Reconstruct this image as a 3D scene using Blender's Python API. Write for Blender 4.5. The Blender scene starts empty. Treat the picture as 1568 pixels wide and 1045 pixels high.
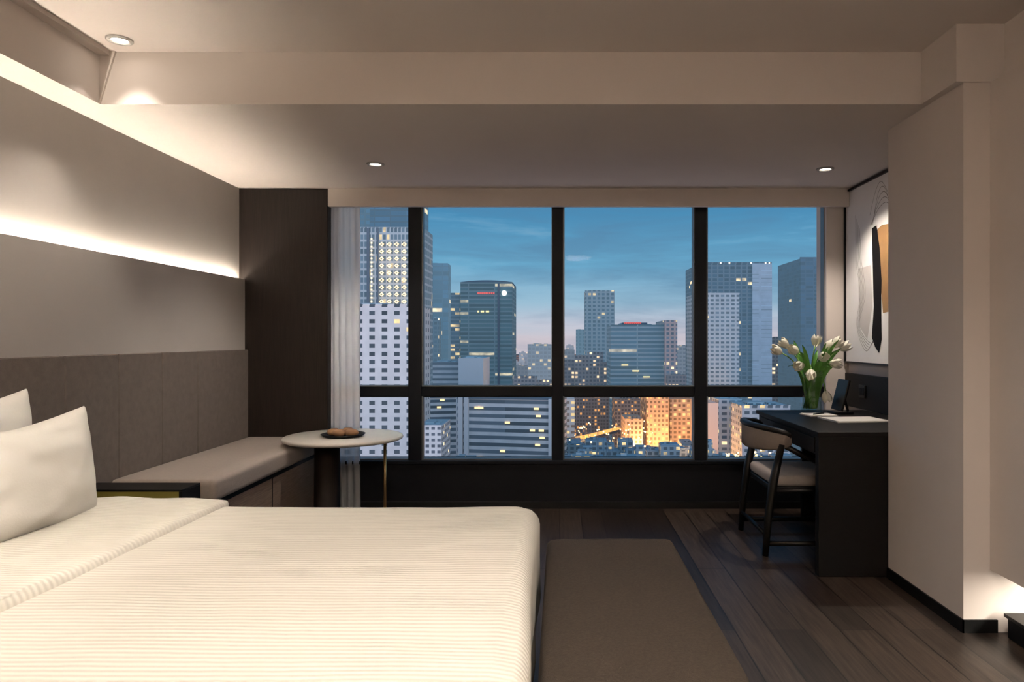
import bpy, bmesh, math, random
from mathutils import Vector, Matrix, noise
random.seed(4)
F=1100.0; CX=857.0; CY=519.0; H=1.25
def P(px,py,Y): return ((px-CX)*Y/F, H-(py-CY)*Y/F)
def X_(px,Y): return (px-CX)*Y/F
def Z_(py,Y): return H-(py-CY)*Y/F
sc=bpy.context.scene
try:
    sc.view_settings.view_transform='Standard'
except Exception as e: print(e)

# ---------------------------------------------------------------- materials
def lin(c):
    return tuple(((v/255.0)/12.92 if v/255.0<=0.04045 else ((v/255.0+0.055)/1.055)**2.4) for v in c)
def newmat(name):
    m=bpy.data.materials.new(name); m.use_nodes=True
    nt=m.node_tree; b=nt.nodes['Principled BSDF']; return m,nt,b
def N(nt,t,**k):
    n=nt.nodes.new(t)
    for a,v in k.items(): setattr(n,a,v)
    return n
def math_(nt,op,a,b=None,c=None):
    n=nt.nodes.new('ShaderNodeMath'); n.operation=op
    for i,v in enumerate((a,b,c)):
        if v is None: continue
        if isinstance(v,(int,float)): n.inputs[i].default_value=v
        else: nt.links.new(v,n.inputs[i])
    return n.outputs[0]
def mixc(nt,f,a,b,blend='MIX'):
    n=nt.nodes.new('ShaderNodeMix'); n.data_type='RGBA'; n.blend_type=blend
    for idx,v in ((0,f),(6,a),(7,b)):
        if hasattr(v,'links') or hasattr(v,'is_linked'): nt.links.new(v,n.inputs[idx])
        elif idx==0: n.inputs[0].default_value=v
        else: n.inputs[idx].default_value=(*v,1)
    return n.outputs[2]
def simple(name,col,rough=0.6,metal=0,var=0.08,scale=6,bump=0.0,bscale=80,spec=0.5,stretch=None,sheen=0):
    m,nt,b=newmat(name)
    tc=N(nt,'ShaderNodeTexCoord'); mp=N(nt,'ShaderNodeMapping')
    nt.links.new(tc.outputs['Object'],mp.inputs[0])
    if stretch: mp.inputs['Scale'].default_value=stretch
    nz=N(nt,'ShaderNodeTexNoise'); nz.inputs['Scale'].default_value=scale; nz.inputs['Detail'].default_value=5
    nt.links.new(mp.outputs[0],nz.inputs['Vector'])
    c=mixc(nt,nz.outputs['Fac'],tuple(v*(1-var) for v in col),tuple(min(1,v*(1+var)) for v in col))
    nt.links.new(c,b.inputs['Base Color'])
    b.inputs['Roughness'].default_value=rough; b.inputs['Metallic'].default_value=metal
    b.inputs['Specular IOR Level'].default_value=spec
    if sheen: b.inputs['Sheen Weight'].default_value=sheen
    if bump:
        n2=N(nt,'ShaderNodeTexNoise'); n2.inputs['Scale'].default_value=bscale; n2.inputs['Detail'].default_value=3
        nt.links.new(mp.outputs[0],n2.inputs['Vector'])
        bp=N(nt,'ShaderNodeBump'); bp.inputs['Strength'].default_value=bump; bp.inputs['Distance'].default_value=0.004
        nt.links.new(n2.outputs['Fac'],bp.inputs['Height']); nt.links.new(bp.outputs[0],b.inputs['Normal'])
    return m
def emis(name,col,s):
    m,nt,b=newmat(name); b.inputs['Base Color'].default_value=(*col,1)
    b.inputs['Emission Color'].default_value=(*col,1); b.inputs['Emission Strength'].default_value=s
    return m
M_wall=simple('wall_paint',(0.66,0.59,0.54),0.75,var=0.03,bump=0.05,bscale=120)
M_wallL=simple('wallpaper_left',(0.56,0.52,0.485),0.6,var=0.06,scale=3,bump=0.08,bscale=200)
M_ceil=simple('ceiling_paint',(0.67,0.605,0.56),0.85,var=0.02)
M_pad=simple('padded_fabric_taupe',(0.15,0.125,0.107),0.8,var=0.25,scale=30,bump=0.5,bscale=300,sheen=0.05)
M_dwood=simple('dark_wood_veneer',(0.014,0.0095,0.0075),0.55,var=0.7,scale=14,stretch=(9,9,0.35),bump=0.2,bscale=40,spec=0.18)
M_deskw=simple('black_wood',(0.0055,0.0048,0.0045),0.5,var=0.4,scale=14,stretch=(2,2,12),bump=0.1,bscale=30,spec=0.12)
M_benchw=simple('brown_wood',(0.26,0.19,0.145),0.5,var=0.5,scale=12,stretch=(0.8,0.8,14),bump=0.1,spec=0.3)
M_black=simple('black_lacquer',(0.005,0.005,0.005),0.4,var=0.2,spec=0.2)
M_sillm=simple('charcoal_panel',(0.006,0.0065,0.008),0.5,var=0.2,spec=0.10)
M_frame=simple('window_frame_dark',(0.004,0.0052,0.0075),0.5,var=0.2,spec=0.10)
M_silver=simple('window_bead_alu',(0.14,0.155,0.17),0.4,metal=0.6,var=0.1)
M_cush=simple('cushion_fabric',(0.38,0.325,0.285),0.85,var=0.1,scale=60,bump=0.4,bscale=350,sheen=0.1)
M_ottom=simple('bench_fabric_brown',(0.050,0.039,0.030),0.9,var=0.35,scale=110,bump=0.8,bscale=350,spec=0.2)
M_marble=simple('marble_top',(0.84,0.79,0.72),0.3,var=0.10,scale=5)
M_brass=simple('brass',(0.55,0.38,0.17),0.3,metal=1,var=0.1)
M_olive=simple('olive_brass_panel',(0.28,0.24,0.05),0.45,metal=0.0,var=0.12)
M_paper=simple('paper_white',(0.75,0.72,0.68),0.7,var=0.04)
M_green=simple('leaf_green',(0.09,0.25,0.04),0.5,var=0.35,scale=20)
M_stem=simple('stem_green',(0.17,0.34,0.07),0.5,var=0.2,scale=20)
M_petal=simple('petal_cream',(0.90,0.86,0.72),0.5,var=0.05,scale=30)
M_fruit=simple('snack_brown',(0.36,0.20,0.10),0.5,var=0.35,scale=30)
M_art=simple('art_paper',(0.84,0.82,0.81),0.8,var=0.03)
M_artk=simple('art_black',(0.008,0.007,0.007),0.7,var=0.3,spec=0.1)
M_artl=simple('art_line',(0.16,0.14,0.13),0.7,var=0.2)
M_artb=simple('art_ochre',(0.28,0.16,0.06),0.6,var=0.25,scale=9)
M_artg=simple('art_grey',(0.60,0.57,0.55),0.7,var=0.12)
M_lamp=emis('lamp_glow',(1,0.90,0.78),18)
M_led=emis('led_strip_glow',(1,0.88,0.70),14)
M_whitet=simple('lamp_trim_white',(0.45,0.43,0.40),0.4,var=0.02)
def ribbed(name,col):
    m,nt,b=newmat(name)
    tc=N(nt,'ShaderNodeTexCoord'); w=N(nt,'ShaderNodeTexWave'); w.bands_direction='Y'; w.inputs['Scale'].default_value=16
    w.inputs['Distortion'].default_value=0.8; w.inputs['Detail'].default_value=1
    nt.links.new(tc.outputs['Object'],w.inputs['Vector'])
    c=mixc(nt,w.outputs['Fac'],tuple(v*0.92 for v in col),col); nt.links.new(c,b.inputs['Base Color'])
    bp=N(nt,'ShaderNodeBump'); bp.inputs['Strength'].default_value=0.4; bp.inputs['Distance'].default_value=0.005
    nt.links.new(w.outputs['Fac'],bp.inputs['Height']); nt.links.new(bp.outputs[0],b.inputs['Normal'])
    b.inputs['Roughness'].default_value=0.85; b.inputs['Specular IOR Level'].default_value=0.2
    return m
M_duvet=ribbed('duvet_ribbed_cotton',(0.82,0.785,0.70))
M_sheet=simple('pillow_cotton',(0.89,0.86,0.79),0.8,var=0.02,bump=0.15,bscale=150)
def glassm(name,tint=(1,1,1),g=0.03):
    m=bpy.data.materials.new(name); m.use_nodes=True; nt=m.node_tree; nt.nodes.clear()
    o=N(nt,'ShaderNodeOutputMaterial'); t=N(nt,'ShaderNodeBsdfTransparent'); t.inputs[0].default_value=(*tint,1)
    gl=N(nt,'ShaderNodeBsdfGlossy'); gl.inputs['Roughness'].default_value=0.02
    mx=N(nt,'ShaderNodeMixShader'); mx.inputs[0].default_value=g
    nt.links.new(t.outputs[0],mx.inputs[1]); nt.links.new(gl.outputs[0],mx.inputs[2]); nt.links.new(mx.outputs[0],o.inputs[0])
    return m
M_glass=glassm('window_glass',g=0.0012)
M_vase=glassm('vase_glass',(0.86,0.90,0.86),0.10)
def curtainm():
    m=bpy.data.materials.new('sheer_curtain'); m.use_nodes=True; nt=m.node_tree; nt.nodes.clear()
    o=N(nt,'ShaderNodeOutputMaterial'); t=N(nt,'ShaderNodeBsdfTransparent')
    d=N(nt,'ShaderNodeBsdfDiffuse'); d.inputs[0].default_value=(0.98,0.98,0.98,1)
    tr=N(nt,'ShaderNodeBsdfTranslucent'); tr.inputs[0].default_value=(0.98,0.99,1.0,1)
    a=N(nt,'ShaderNodeMixShader'); a.inputs[0].default_value=0.35
    b=N(nt,'ShaderNodeMixShader'); b.inputs[0].default_value=0.90
    nt.links.new(d.outputs[0],a.inputs[1]); nt.links.new(tr.outputs[0],a.inputs[2])
    nt.links.new(t.outputs[0],b.inputs[1]); nt.links.new(a.outputs[0],b.inputs[2]); nt.links.new(b.outputs[0],o.inputs[0])
    return m
M_curt=curtainm()
def floorm():
    m,nt,b=newmat('dark_oak_planks')
    tc=N(nt,'ShaderNodeTexCoord'); mp=N(nt,'ShaderNodeMapping'); mp.inputs['Rotation'].default_value=(0,0,math.radians(90))
    nt.links.new(tc.outputs['Object'],mp.inputs[0])
    br=N(nt,'ShaderNodeTexBrick'); br.inputs['Scale'].default_value=1; br.inputs['Brick Width'].default_value=1.3; br.inputs['Row Height'].default_value=0.15
    br.inputs['Mortar Size'].default_value=0.003; br.inputs['Color1'].default_value=(0.018,0.0125,0.010,1); br.inputs['Color2'].default_value=(0.054,0.038,0.029,1); br.inputs['Mortar'].default_value=(0.003,0.0025,0.002,1)
    br.offset=0.37
    nt.links.new(mp.outputs[0],br.inputs['Vector'])
    mp2=N(nt,'ShaderNodeMapping'); mp2.inputs['Scale'].default_value=(26,1.3,1); nt.links.new(tc.outputs['Object'],mp2.inputs[0])
    nz=N(nt,'ShaderNodeTexNoise'); nz.inputs['Scale'].default_value=2.5; nz.inputs['Detail'].default_value=7; nz.inputs['Roughness'].default_value=0.65; nt.links.new(mp2.outputs[0],nz.inputs['Vector'])
    r=N(nt,'ShaderNodeMapRange'); r.inputs[1].default_value=0.3; r.inputs[2].default_value=0.7; r.inputs[3].default_value=0.4; r.inputs[4].default_value=1.7; nt.links.new(nz.outputs['Fac'],r.inputs[0])
    cc=N(nt,'ShaderNodeCombineXYZ')
    for i in range(3): nt.links.new(r.outputs[0],cc.inputs[i])
    c=mixc(nt,1.0,br.outputs['Color'],cc.outputs[0],'MULTIPLY'); nt.links.new(c,b.inputs['Base Color'])
    b.inputs['Roughness'].default_value=0.38; b.inputs['Specular IOR Level'].default_value=0.28
    bp=N(nt,'ShaderNodeBump'); bp.inputs['Strength'].default_value=0.2; bp.inputs['Distance'].default_value=0.002
    nt.links.new(nz.outputs['Fac'],bp.inputs['Height']); nt.links.new(bp.outputs[0],b.inputs['Normal'])
    return m
M_floor=floorm()

# ---------------------------------------------------------------- mesh builder
class MB:
    def __init__(s,name): s.name=name; s.bm=bmesh.new(); s.mats=[]
    def mi(s,m):
        if m not in s.mats: s.mats.append(m)
        return s.mats.index(m)
    def _fin(s,faces,m,smooth=False):
        i=s.mi(m)
        for f in faces:
            if f.is_valid: f.material_index=i; f.smooth=smooth
    def box(s,x0,x1,y0,y1,z0,z1,m,bevel=0.0,seg=2,rot=None):
        r=bmesh.ops.create_cube(s.bm,size=1)
        vs=r['verts']; c=Vector(((x0+x1)/2,(y0+y1)/2,(z0+z1)/2))
        for v in vs: v.co=Vector((v.co.x*(x1-x0),v.co.y*(y1-y0),v.co.z*(z1-z0)))
        if rot is not None:
            for v in vs: v.co=rot@v.co
        for v in vs: v.co+=c
        fs=set(f for v in vs for f in v.link_faces); s._fin(fs,m)
        if bevel>0:
            es=list(set(e for v in vs for e in v.link_edges))
            rr=bmesh.ops.bevel(s.bm,geom=es,offset=bevel,segments=seg,affect='EDGES',profile=0.5)
            s._fin(rr['faces'],m,True)
    def poly(s,pts,m):
        vs=[s.bm.verts.new(p) for p in pts]; f=s.bm.faces.new(vs); s._fin([f],m); return f
    def prism(s,pts,vec,m):
        vec=Vector(vec); a=[s.bm.verts.new(p) for p in pts]; b=[s.bm.verts.new(Vector(p)+vec) for p in pts]
        n=len(a); fs=[s.bm.faces.new(a),s.bm.faces.new(b[::-1])]
        for i in range(n): fs.append(s.bm.faces.new([a[i],b[i],b[(i+1)%n],a[(i+1)%n]]))
        s._fin(fs,m)
    def lathe(s,prof,c,m,n=40,cap=True):
        rings=[]
        for r,z in prof:
            rings.append([s.bm.verts.new((c[0]+r*math.cos(2*math.pi*i/n),c[1]+r*math.sin(2*math.pi*i/n),c[2]+z)) for i in range(n)])
        fs=[]
        for a,b in zip(rings,rings[1:]):
            for i in range(n): fs.append(s.bm.faces.new([a[i],a[(i+1)%n],b[(i+1)%n],b[i]]))
        if cap:
            if prof[0][0]>1e-4: fs.append(s.bm.faces.new(rings[0][::-1]))
            if prof[-1][0]>1e-4: fs.append(s.bm.faces.new(rings[-1]))
        s._fin(fs,m,True)
    def tube(s,pts,rad,m,n=10,flat=1.0):
        pts=[Vector(p) for p in pts]
        if not isinstance(rad,(list,tuple)): rad=[rad]*len(pts)
        rings=[]
        for i,p in enumerate(pts):
            t=(pts[min(i+1,len(pts)-1)]-pts[max(i-1,0)]).normalized()
            up=Vector((0,0,1)) if abs(t.z)<0.9 else Vector((0,1,0))
            a=t.cross(up).normalized(); b=t.cross(a).normalized()
            rings.append([s.bm.verts.new(p+rad[i]*(math.cos(2*math.pi*k/n)*a+flat*math.sin(2*math.pi*k/n)*b)) for k in range(n)])
        fs=[]
        for a,b in zip(rings,rings[1:]):
            for i in range(n): fs.append(s.bm.faces.new([a[i],a[(i+1)%n],b[(i+1)%n],b[i]]))
        fs.append(s.bm.faces.new(rings[0][::-1])); fs.append(s.bm.faces.new(rings[-1]))
        s._fin(fs,m,True)
    def ribbon(s,pts,w,m):
        pts=[Vector(p) for p in pts]; L=[]
        for i,p in enumerate(pts):
            t=(pts[min(i+1,len(pts)-1)]-pts[max(i-1,0)]).normalized(); a=Vector((0,-t.z,t.y))*w/2
            L.append((s.bm.verts.new(p+a),s.bm.verts.new(p-a)))
        s._fin([s.bm.faces.new([a[0],a[1],b[1],b[0]]) for a,b in zip(L,L[1:])],m)
    def band(s,pts,th,hs,m):
        pts=[Vector(p) for p in pts]; rings=[]
        if not isinstance(hs,(list,tuple)): hs=[hs]*len(pts)
        for i,p in enumerate(pts):
            t=(pts[min(i+1,len(pts)-1)]-pts[max(i-1,0)]); t.z=0; t.normalize()
            a=Vector((t.y,-t.x,0)); b=Vector((0,0,1)); h=hs[i]/2; w=th/2; q=min(h,w)*0.6
            cs=[(-w,-h+q),(-w+q,-h),(w-q,-h),(w,-h+q),(w,h-q),(w-q,h),(-w+q,h),(-w,h-q)]
            rings.append([s.bm.verts.new(p+a*u+b*v) for u,v in cs])
        fs=[]; n=8
        for a,b in zip(rings,rings[1:]):
            for i in range(n): fs.append(s.bm.faces.new([a[i],a[(i+1)%n],b[(i+1)%n],b[i]]))
        fs.append(s.bm.faces.new(rings[0][::-1])); fs.append(s.bm.faces.new(rings[-1]))
        s._fin(fs,m,True)
    def rbox(s,x0,x1,y0,y1,z0,z1,r,m,step=0.05,disp=None,rc=None):
        def axis(a,b,r=r):
            k=max(2,int((b-a)/step)); l=[a,a+r*0.15,a+r*0.4,a+r*0.7]+[a+r+(b-a-2*r)*i/k for i in range(k+1)]+[b-r*0.7,b-r*0.4,b-r*0.15,b]
            return l
        A=[axis(x0,x1),axis(y0,y1),axis(z0,z1)]; cache={}
        lo=Vector((x0+r,y0+r,z0+r)); hi=Vector((x1-r,y1-r,z1-r))
        def vert(i,j,k):
            key=(i,j,k)
            if key in cache: return cache[key]
            p=Vector((A[0][i],A[1][j],A[2][k]))
            q=Vector((min(max(p.x,lo.x),hi.x),min(max(p.y,lo.y),hi.y),min(max(p.z,lo.z),hi.z)))
            d=p-q
            if d.length>1e-9: d=d.normalized(); p=q+d*r
            else: d=Vector((0,0,1))
            if rc:
                cx=min(max(p.x,x0+rc),x1-rc); cy=min(max(p.y,y0+rc),y1-rc); ex,ey=p.x-cx,p.y-cy
                if abs(ex)>1e-6 and abs(ey)>1e-6:
                    mlen=max(abs(ex),abs(ey)); hl=math.hypot(ex,ey); p.x=cx+ex*mlen/hl; p.y=cy+ey*mlen/hl
            if disp: p=disp(p,d)
            cache[key]=s.bm.verts.new(p); return cache[key]
        nx,ny,nz=[len(a)-1 for a in A]; fs=[]
        for i in range(nx):
            for j in range(ny):
                for k,fl in ((0,True),(nz,False)):
                    q=[vert(i,j,k),vert(i+1,j,k),vert(i+1,j+1,k),vert(i,j+1,k)]
                    fs.append(s.bm.faces.new(q[::-1] if fl else q))
        for i in range(nx):
            for k in range(nz):
                for j,fl in ((0,False),(ny,True)):
                    q=[vert(i,j,k),vert(i+1,j,k),vert(i+1,j,k+1),vert(i,j,k+1)]
                    fs.append(s.bm.faces.new(q[::-1] if fl else q))
        for j in range(ny):
            for k in range(nz):
                for i,fl in ((0,True),(nx,False)):
                    q=[vert(i,j,k),vert(i,j+1,k),vert(i,j+1,k+1),vert(i,j,k+1)]
                    fs.append(s.bm.faces.new(q[::-1] if fl else q))
        s._fin(fs,m,True)
    def out(s,parent=None):
        me=bpy.data.meshes.new(s.name); bmesh.ops.recalc_face_normals(s.bm,faces=s.bm.faces[:])
        s.bm.to_mesh(me); s.bm.free()
        for m in s.mats: me.materials.append(m)
        o=bpy.data.objects.new(s.name,me); sc.collection.objects.link(o)
        if parent: o.parent=parent
        return o
def empty(name):
    e=bpy.data.objects.new(name,None); sc.collection.objects.link(e); return e
def one(name,*a,**k):
    b=MB(name); b.box(*a,**k); return b.out()

# ---------------------------------------------------------------- room shell
YW=5.29; CEI=2.34; UP=2.584; YB=3.34; BACK=-1.6
XL=-2.32; XL2=-2.275
one('floor',XL-0.1,3.2,BACK-0.1,YW+0.2,-0.12,0,M_floor)
c=MB('ceiling')
c.box(XL-0.1,3.2,BACK-0.1,YB,UP,UP+0.15,M_ceil)
c.box(XL-0.1,3.2,YB,YW+0.2,CEI,UP+0.15,M_ceil)
c.box(XL-0.1,-2.134,BACK-0.1,YB,CEI,UP,M_ceil)
c.box(1.68,3.2,3.043,YB,CEI,UP,M_ceil)
c.box(1.884,3.2,BACK-0.1,3.043,CEI,UP,M_ceil)
c.prism([(-2.134,YB,CEI),(-2.134,YB,UP),(-2.06,YB,UP)],(0,-0.012,0),M_ceil)
c.box(-2.134,-2.085,BACK,YB-0.012,UP-0.02,UP,M_ceil)
c.out()
w=MB('wall_left')
w.box(XL-0.12,XL,BACK-0.1,YW+0.2,1.64,CEI,M_wallL)
w.box(XL-0.12,XL2-0.012,BACK-0.1,5.2,0,1.655,M_wallL)
w.box(XL2-0.012,XL2,BACK-0.1,5.2,0,1.68,M_wallL)
w.out()
l=MB('led_strip'); l.box(XL+0.004,XL+0.02,BACK,5.195,1.655,1.661,M_led); l.out()
hp=MB('upholstered_wall_panel')
edges=[-0.73,-0.33,0.07,0.47,0.87,1.27,1.67,2.07,2.47,2.87,3.27,3.67,4.07,4.47,5.195]
for a,b in zip(edges,edges[1:]): hp.box(XL2+0.001,XL2+0.024,a+0.002,b-0.002,0.1,1.172,M_pad,bevel=0.006,seg=3)
hp.out()
dp=MB('wall_dark_panel')
xr=X_(502,5.2)
dp.box(XL,xr,5.2,YW+0.2,0,CEI-0.004,M_dwood)
dp.box(XL+0.01,xr-0.004,5.192,5.2,0.0,CEI-0.01,M_dwood,bevel=0.002)
dp.out()
xg1=1.963
ww=MB('wall_window')
ww.box(xr,2.125,5.2,5.24,Z_(316,5.2),CEI,M_wall)
ww.box(xg1,2.4,YW,YW+0.2,0,CEI,M_wall)
ww.box(xr,xg1,YW,YW+0.2,Z_(312,5.34),CEI,M_wall)
ww.box(xr,xg1,YW,YW+0.2,0,Z_(711,YW),M_sillm)
ww.out()
sk=MB('window_sill'); sk.box(xr,xg1,YW-0.02,YW+0.2,Z_(711,YW),Z_(706,YW),M_frame,bevel=0.004); sk.out()
YF=5.36
zt=Z_(308,YF); zb=Z_(706,YF); ztr0=Z_(607,YF); ztr1=Z_(592,YF)
mull=[(628,647),(846,862),(1062,1080)]
xs=[xr+0.0]+[v for p in mull for v in (X_(p[0],YF),X_(p[1],YF))]+[xg1]
for i in range(4):
    a=xs[2*i]; b=xs[2*i+1]
    wi=MB('window_%d'%(i+1))
    if i<3: wi.box(b,xs[2*i+2],YF-0.05,YF+0.08,zb,zt,M_frame,bevel=0.003)
    wi.box(a,b,YF-0.03,YF+0.06,ztr0,ztr1,M_frame,bevel=0.003)
    wi.box(a,b,YF-0.03,YF+0.06,zb,zb+0.012,M_frame); wi.box(a,b,YF-0.03,YF+0.06,zt-0.012,zt,M_frame)
    t=0.012
    for z0,z1 in ((zb+0.012,ztr0),(ztr1,zt-0.012)):
        wi.box(a,a+t,YF-0.035,YF+0.03,z0,z1,M_silver); wi.box(b-t*0.6,b,YF-0.035,YF+0.03,z0,z1,M_silver if i!=0 else M_frame)
        wi.box(a+t,b-t*0.6,YF-0.035,YF+0.03,z0,z0+t*0.8,M_silver); wi.box(a+t,b-t*0.6,YF-0.035,YF+0.03,z1-t*0.5,z1,M_frame)
        wi.box(a+t,b-t*0.6,YF+0.0,YF+0.004,z0,z1,M_glass)
    wi.out()
one('wall_right',2.125,2.4,3.7,YW,0,CEI,M_wall)
XCOL=1.717; YC0=3.056; YC1=3.754
one('wall_column',XCOL,2.4,YC0,YC1,0,CEI,M_wall)
wr=MB('wall_entrance'); wr.box(1.83,2.4,BACK,YC0,0.267,CEI,M_wall); wr.box(2.3,2.4,BACK,YC0,0,0.267,M_wall); wr.out()
pl=MB('trim_plinth'); pl.box(1.87,2.3,BACK,3.0,0,0.085,M_sillm,bevel=0.004); pl.box(1.86,2.3,BACK,3.01,0.085,0.1,M_black,bevel=0.002); pl.out()
one('wall_back',XL-0.1,3.2,BACK-0.15,BACK,0,UP,M_wall)
bb=MB('baseboard_right'); bb.box(XCOL-0.008,XCOL,YC0-0.008,YC1,0,0.055,M_black); bb.box(XCOL-0.008,1.86,YC0-0.008,YC0,0,0.055,M_black); bb.out()
one('baseboard_window',xr,xg1,YW-0.012,YW,0,0.05,M_black)

# ---------------------------------------------------------------- lights
LC=(1,0.885,0.77)
def area(name,loc,rot,sx,sy,pw,col=LC,parent=None,spread=None):
    L=bpy.data.lights.new(name,'AREA'); L.shape='RECTANGLE'; L.size=sx; L.size_y=sy; L.energy=pw; L.color=col
    if spread: L.spread=spread
    o=bpy.data.objects.new(name,L); o.location=loc; o.rotation_euler=rot; sc.collection.objects.link(o)
    if parent: o.parent=parent
    return o
def downlight(x,y,z,pw,ang=80,blend=0.6,col=LC,aim=None):
    b=MB('recessed_downlight')
    b.lathe([(0.055,0.0),(0.055,-0.006),(0.05,-0.009),(0.038,-0.009),(0.034,-0.002)],(x,y,z-0.0),M_whitet,n=32,cap=False)
    b.lathe([(0.034,-0.002),(0.001,-0.0025)],(x,y,z),M_lamp,n=32,cap=False)
    o=b.out()
    L=bpy.data.lights.new('downlight_beam','SPOT'); L.energy=pw; L.spot_size=math.radians(ang); L.spot_blend=blend; L.color=col; L.shadow_soft_size=0.035
    s=bpy.data.objects.new('downlight_beam',L); s.location=(x,y,z-0.03); s.parent=o; sc.collection.objects.link(s)
    if aim is not None: s.rotation_euler=(Vector(aim)-Vector(s.location)).to_track_quat('-Z','Y').to_euler()
    return o
downlight(-1.96,3.2,UP,26,82)
downlight(X_(575,4.47),4.47,CEI,55,120)
downlight(1.70,4.60,CEI,62,120)
for x,y,pw in ((-1.3,2.0,18),(-0.6,2.0,30),(-1.3,1.2,18),(-0.6,1.2,30)):  # out-of-view downlights added to brighten the bed
    downlight(x,y,UP,pw,75,0.9)
for y in (1.3,2.1): downlight(-0.2,y,UP,72,42,0.9,aim=(-1.8,y+0.2,0.72))  # out-of-view spots added and aimed to brighten the pillow faces
for x,y,pw in ((0.9,1.6,66),(0.9,0.0,110),(-0.8,-0.6,110)):  # out-of-view downlights added for general room brightness
    downlight(x,y,UP,pw,120,0.8)
area('led_strip_light',(XL+0.014,1.8,1.664),(math.radians(180),0,0),0.014,6.7,42,(1,0.885,0.75))
area('underlight',(2.05,1.6,0.26),(0,0,0),0.1,2.7,40,(1,0.92,0.80))
cv=MB('fill_uplight_ledge'); cv.box(XL,1.83,BACK,BACK+0.14,2.02,2.04,M_wall); cv.box(XL,1.83,BACK+0.13,BACK+0.14,2.04,2.10,M_wall); cv.out()  # unseen ledge added only to carry the fill uplight
area('unseen_fill_uplight',(-0.25,BACK+0.06,2.06),(math.radians(180),0,0),3.9,0.05,250,LC)  # out-of-view uplight added to raise ambient light on the ceiling
fl=MB('unseen_fill_lamp'); fl.lathe([(0.30,0),(0.30,-0.05),(0.27,-0.075),(0.0005,-0.08)],(0.2,-0.6,UP),emis('fill_lamp_emission',LC,64),n=48,cap=False)  # out-of-view lamp added for soft ambient fill
fl.lathe([(0.30,0),(0.315,0),(0.315,-0.055),(0.30,-0.055)],(0.2,-0.6,UP),M_brass,n=48,cap=False); fl.out()

# ---------------------------------------------------------------- bed
bed=empty('bed')
b=MB('bed_base'); b.box(-2.2,-0.14,0.85,2.68,0.0,0.3,M_pad,bevel=0.02); b.out(bed)
b=MB('mattress'); b.rbox(-2.22,-0.12,0.8,2.70,0.3,0.565,0.05,M_sheet,step=0.3); b.out(bed)
def ddisp(p,d):
    q=p.copy(); n=noise.noise(Vector((p.x*0.9,p.y*0.9,p.z*2)))*0.008
    # soft pulled creases running in from the foot edge
    cr_=max(0,1-abs(p.x+0.25)/0.9); n+=0.006*cr_*noise.noise(Vector((p.x*1.6,p.y*7,2.0)))+0.003*noise.noise(Vector((p.x*4,p.y*4,3)))
    q.z+=n*max(0,d.z)
    low=max(0,(0.57-p.z))/0.35
    side=Vector((d.x,d.y,0))
    if side.length>0.3:
        k=math.sin(p.y*9+1.0)*0.006+math.sin(p.x*11)*0.012+noise.noise(p*4)*0.008
        q+=side*(0.008*low**0.5+k*low)
        if d.x>0.3 and d.y>0.3: q+=side*0.035*low**0.5
        if d.x>0.4: q.x+=0.012*min(1,max(0,(2.4-p.y)))+0.005*math.sin(p.y*5.3)
    return q
b=MB('duvet'); b.rbox(-1.75,-0.080,0.72,2.80,0.2,0.605,0.055,M_duvet,step=0.035,disp=ddisp,rc=0.10); b.out(bed)
def fdisp(p,d):
    q=p.copy(); n=noise.noise(Vector((p.x*0.9,p.y*0.9,p.z*2)))*0.008
    q.z+=(n+noise.noise(Vector((p.x*5,p.y*2.5,1)))*0.010)*max(0,d.z)
    if d.x>0.3: q.x+=0.012*math.sin(p.y*3.1)+0.006*math.sin(p.y*7+1)
    return q
b=MB('duvet_fold'); b.rbox(-1.86,-1.30,0.71,2.808,0.36,0.628,0.022,M_duvet,step=0.035,disp=fdisp)
b.out(bed)
def pillow(cx,cy,z0,wid,hei,th,tilt,seed):
    bm=bmesh.new(); n=28; rows={}
    R=Matrix.Rotation(tilt,3,'Y')
    for sgn in (1,-1):
        for i in range(n+1):
            for j in range(n+1):
                u=2*i/n-1; v=2*j/n-1
                edge=(i in(0,n) or j in(0,n))
                if edge and sgn==-1: rows[(sgn,i,j)]=rows[(1,i,j)]; continue
                yy=u*wid/2*(1-0.09*(1-v*v)*abs(u)**2); zz=v*hei/2*(1-(0.26 if v>0 else 0.06)*(1-abs(u)**1.6)*abs(v)**2)
                t=th/2*(max(0,(1-u**2))*max(0,(1-v**2)))**0.42
                t*=1+0.16*noise.noise(Vector((u*2.2+seed,v*2.2,seed*3.1)))
                wr=noise.noise(Vector((u*4+seed,v*4,seed)))*0.010*(1-max(abs(u),abs(v))**6)
                p=Vector((sgn*(t)+wr,yy,zz)); p=R@p
                rows[(sgn,i,j)]=bm.verts.new(p+Vector((cx,cy,z0+hei/2)))
    for sgn in (1,-1):
        for i in range(n):
            for j in range(n):
                q=[rows[(sgn,i,j)],rows[(sgn,i+1,j)],rows[(sgn,i+1,j+1)],rows[(sgn,i,j+1)]]
                try: f=bm.faces.new(q if sgn==1 else q[::-1]); f.smooth=True
                except: pass
    bmesh.ops.recalc_face_normals(bm,faces=bm.faces[:])
    me=bpy.data.meshes.new('pillow'); bm.to_mesh(me); bm.free(); me.materials.append(M_sheet)
    o=bpy.data.objects.new('pillow',me); sc.collection.objects.link(o)
    md=o.modifiers.new('s','SUBSURF'); md.levels=1; md.render_levels=1
    o.parent=bed
    return o
T=math.radians(-6)
pillow(-1.745,2.30,0.60,0.76,0.41,0.20,T,1.0)
pillow(-2.01,2.38,0.60,0.74,0.47,0.19,T*0.9,2.3)
pillow(-1.745,1.25,0.60,0.76,0.41,0.20,T,3.7)
pillow(-2.01,1.25,0.60,0.78,0.47,0.19,T*0.9,5.1)

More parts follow.
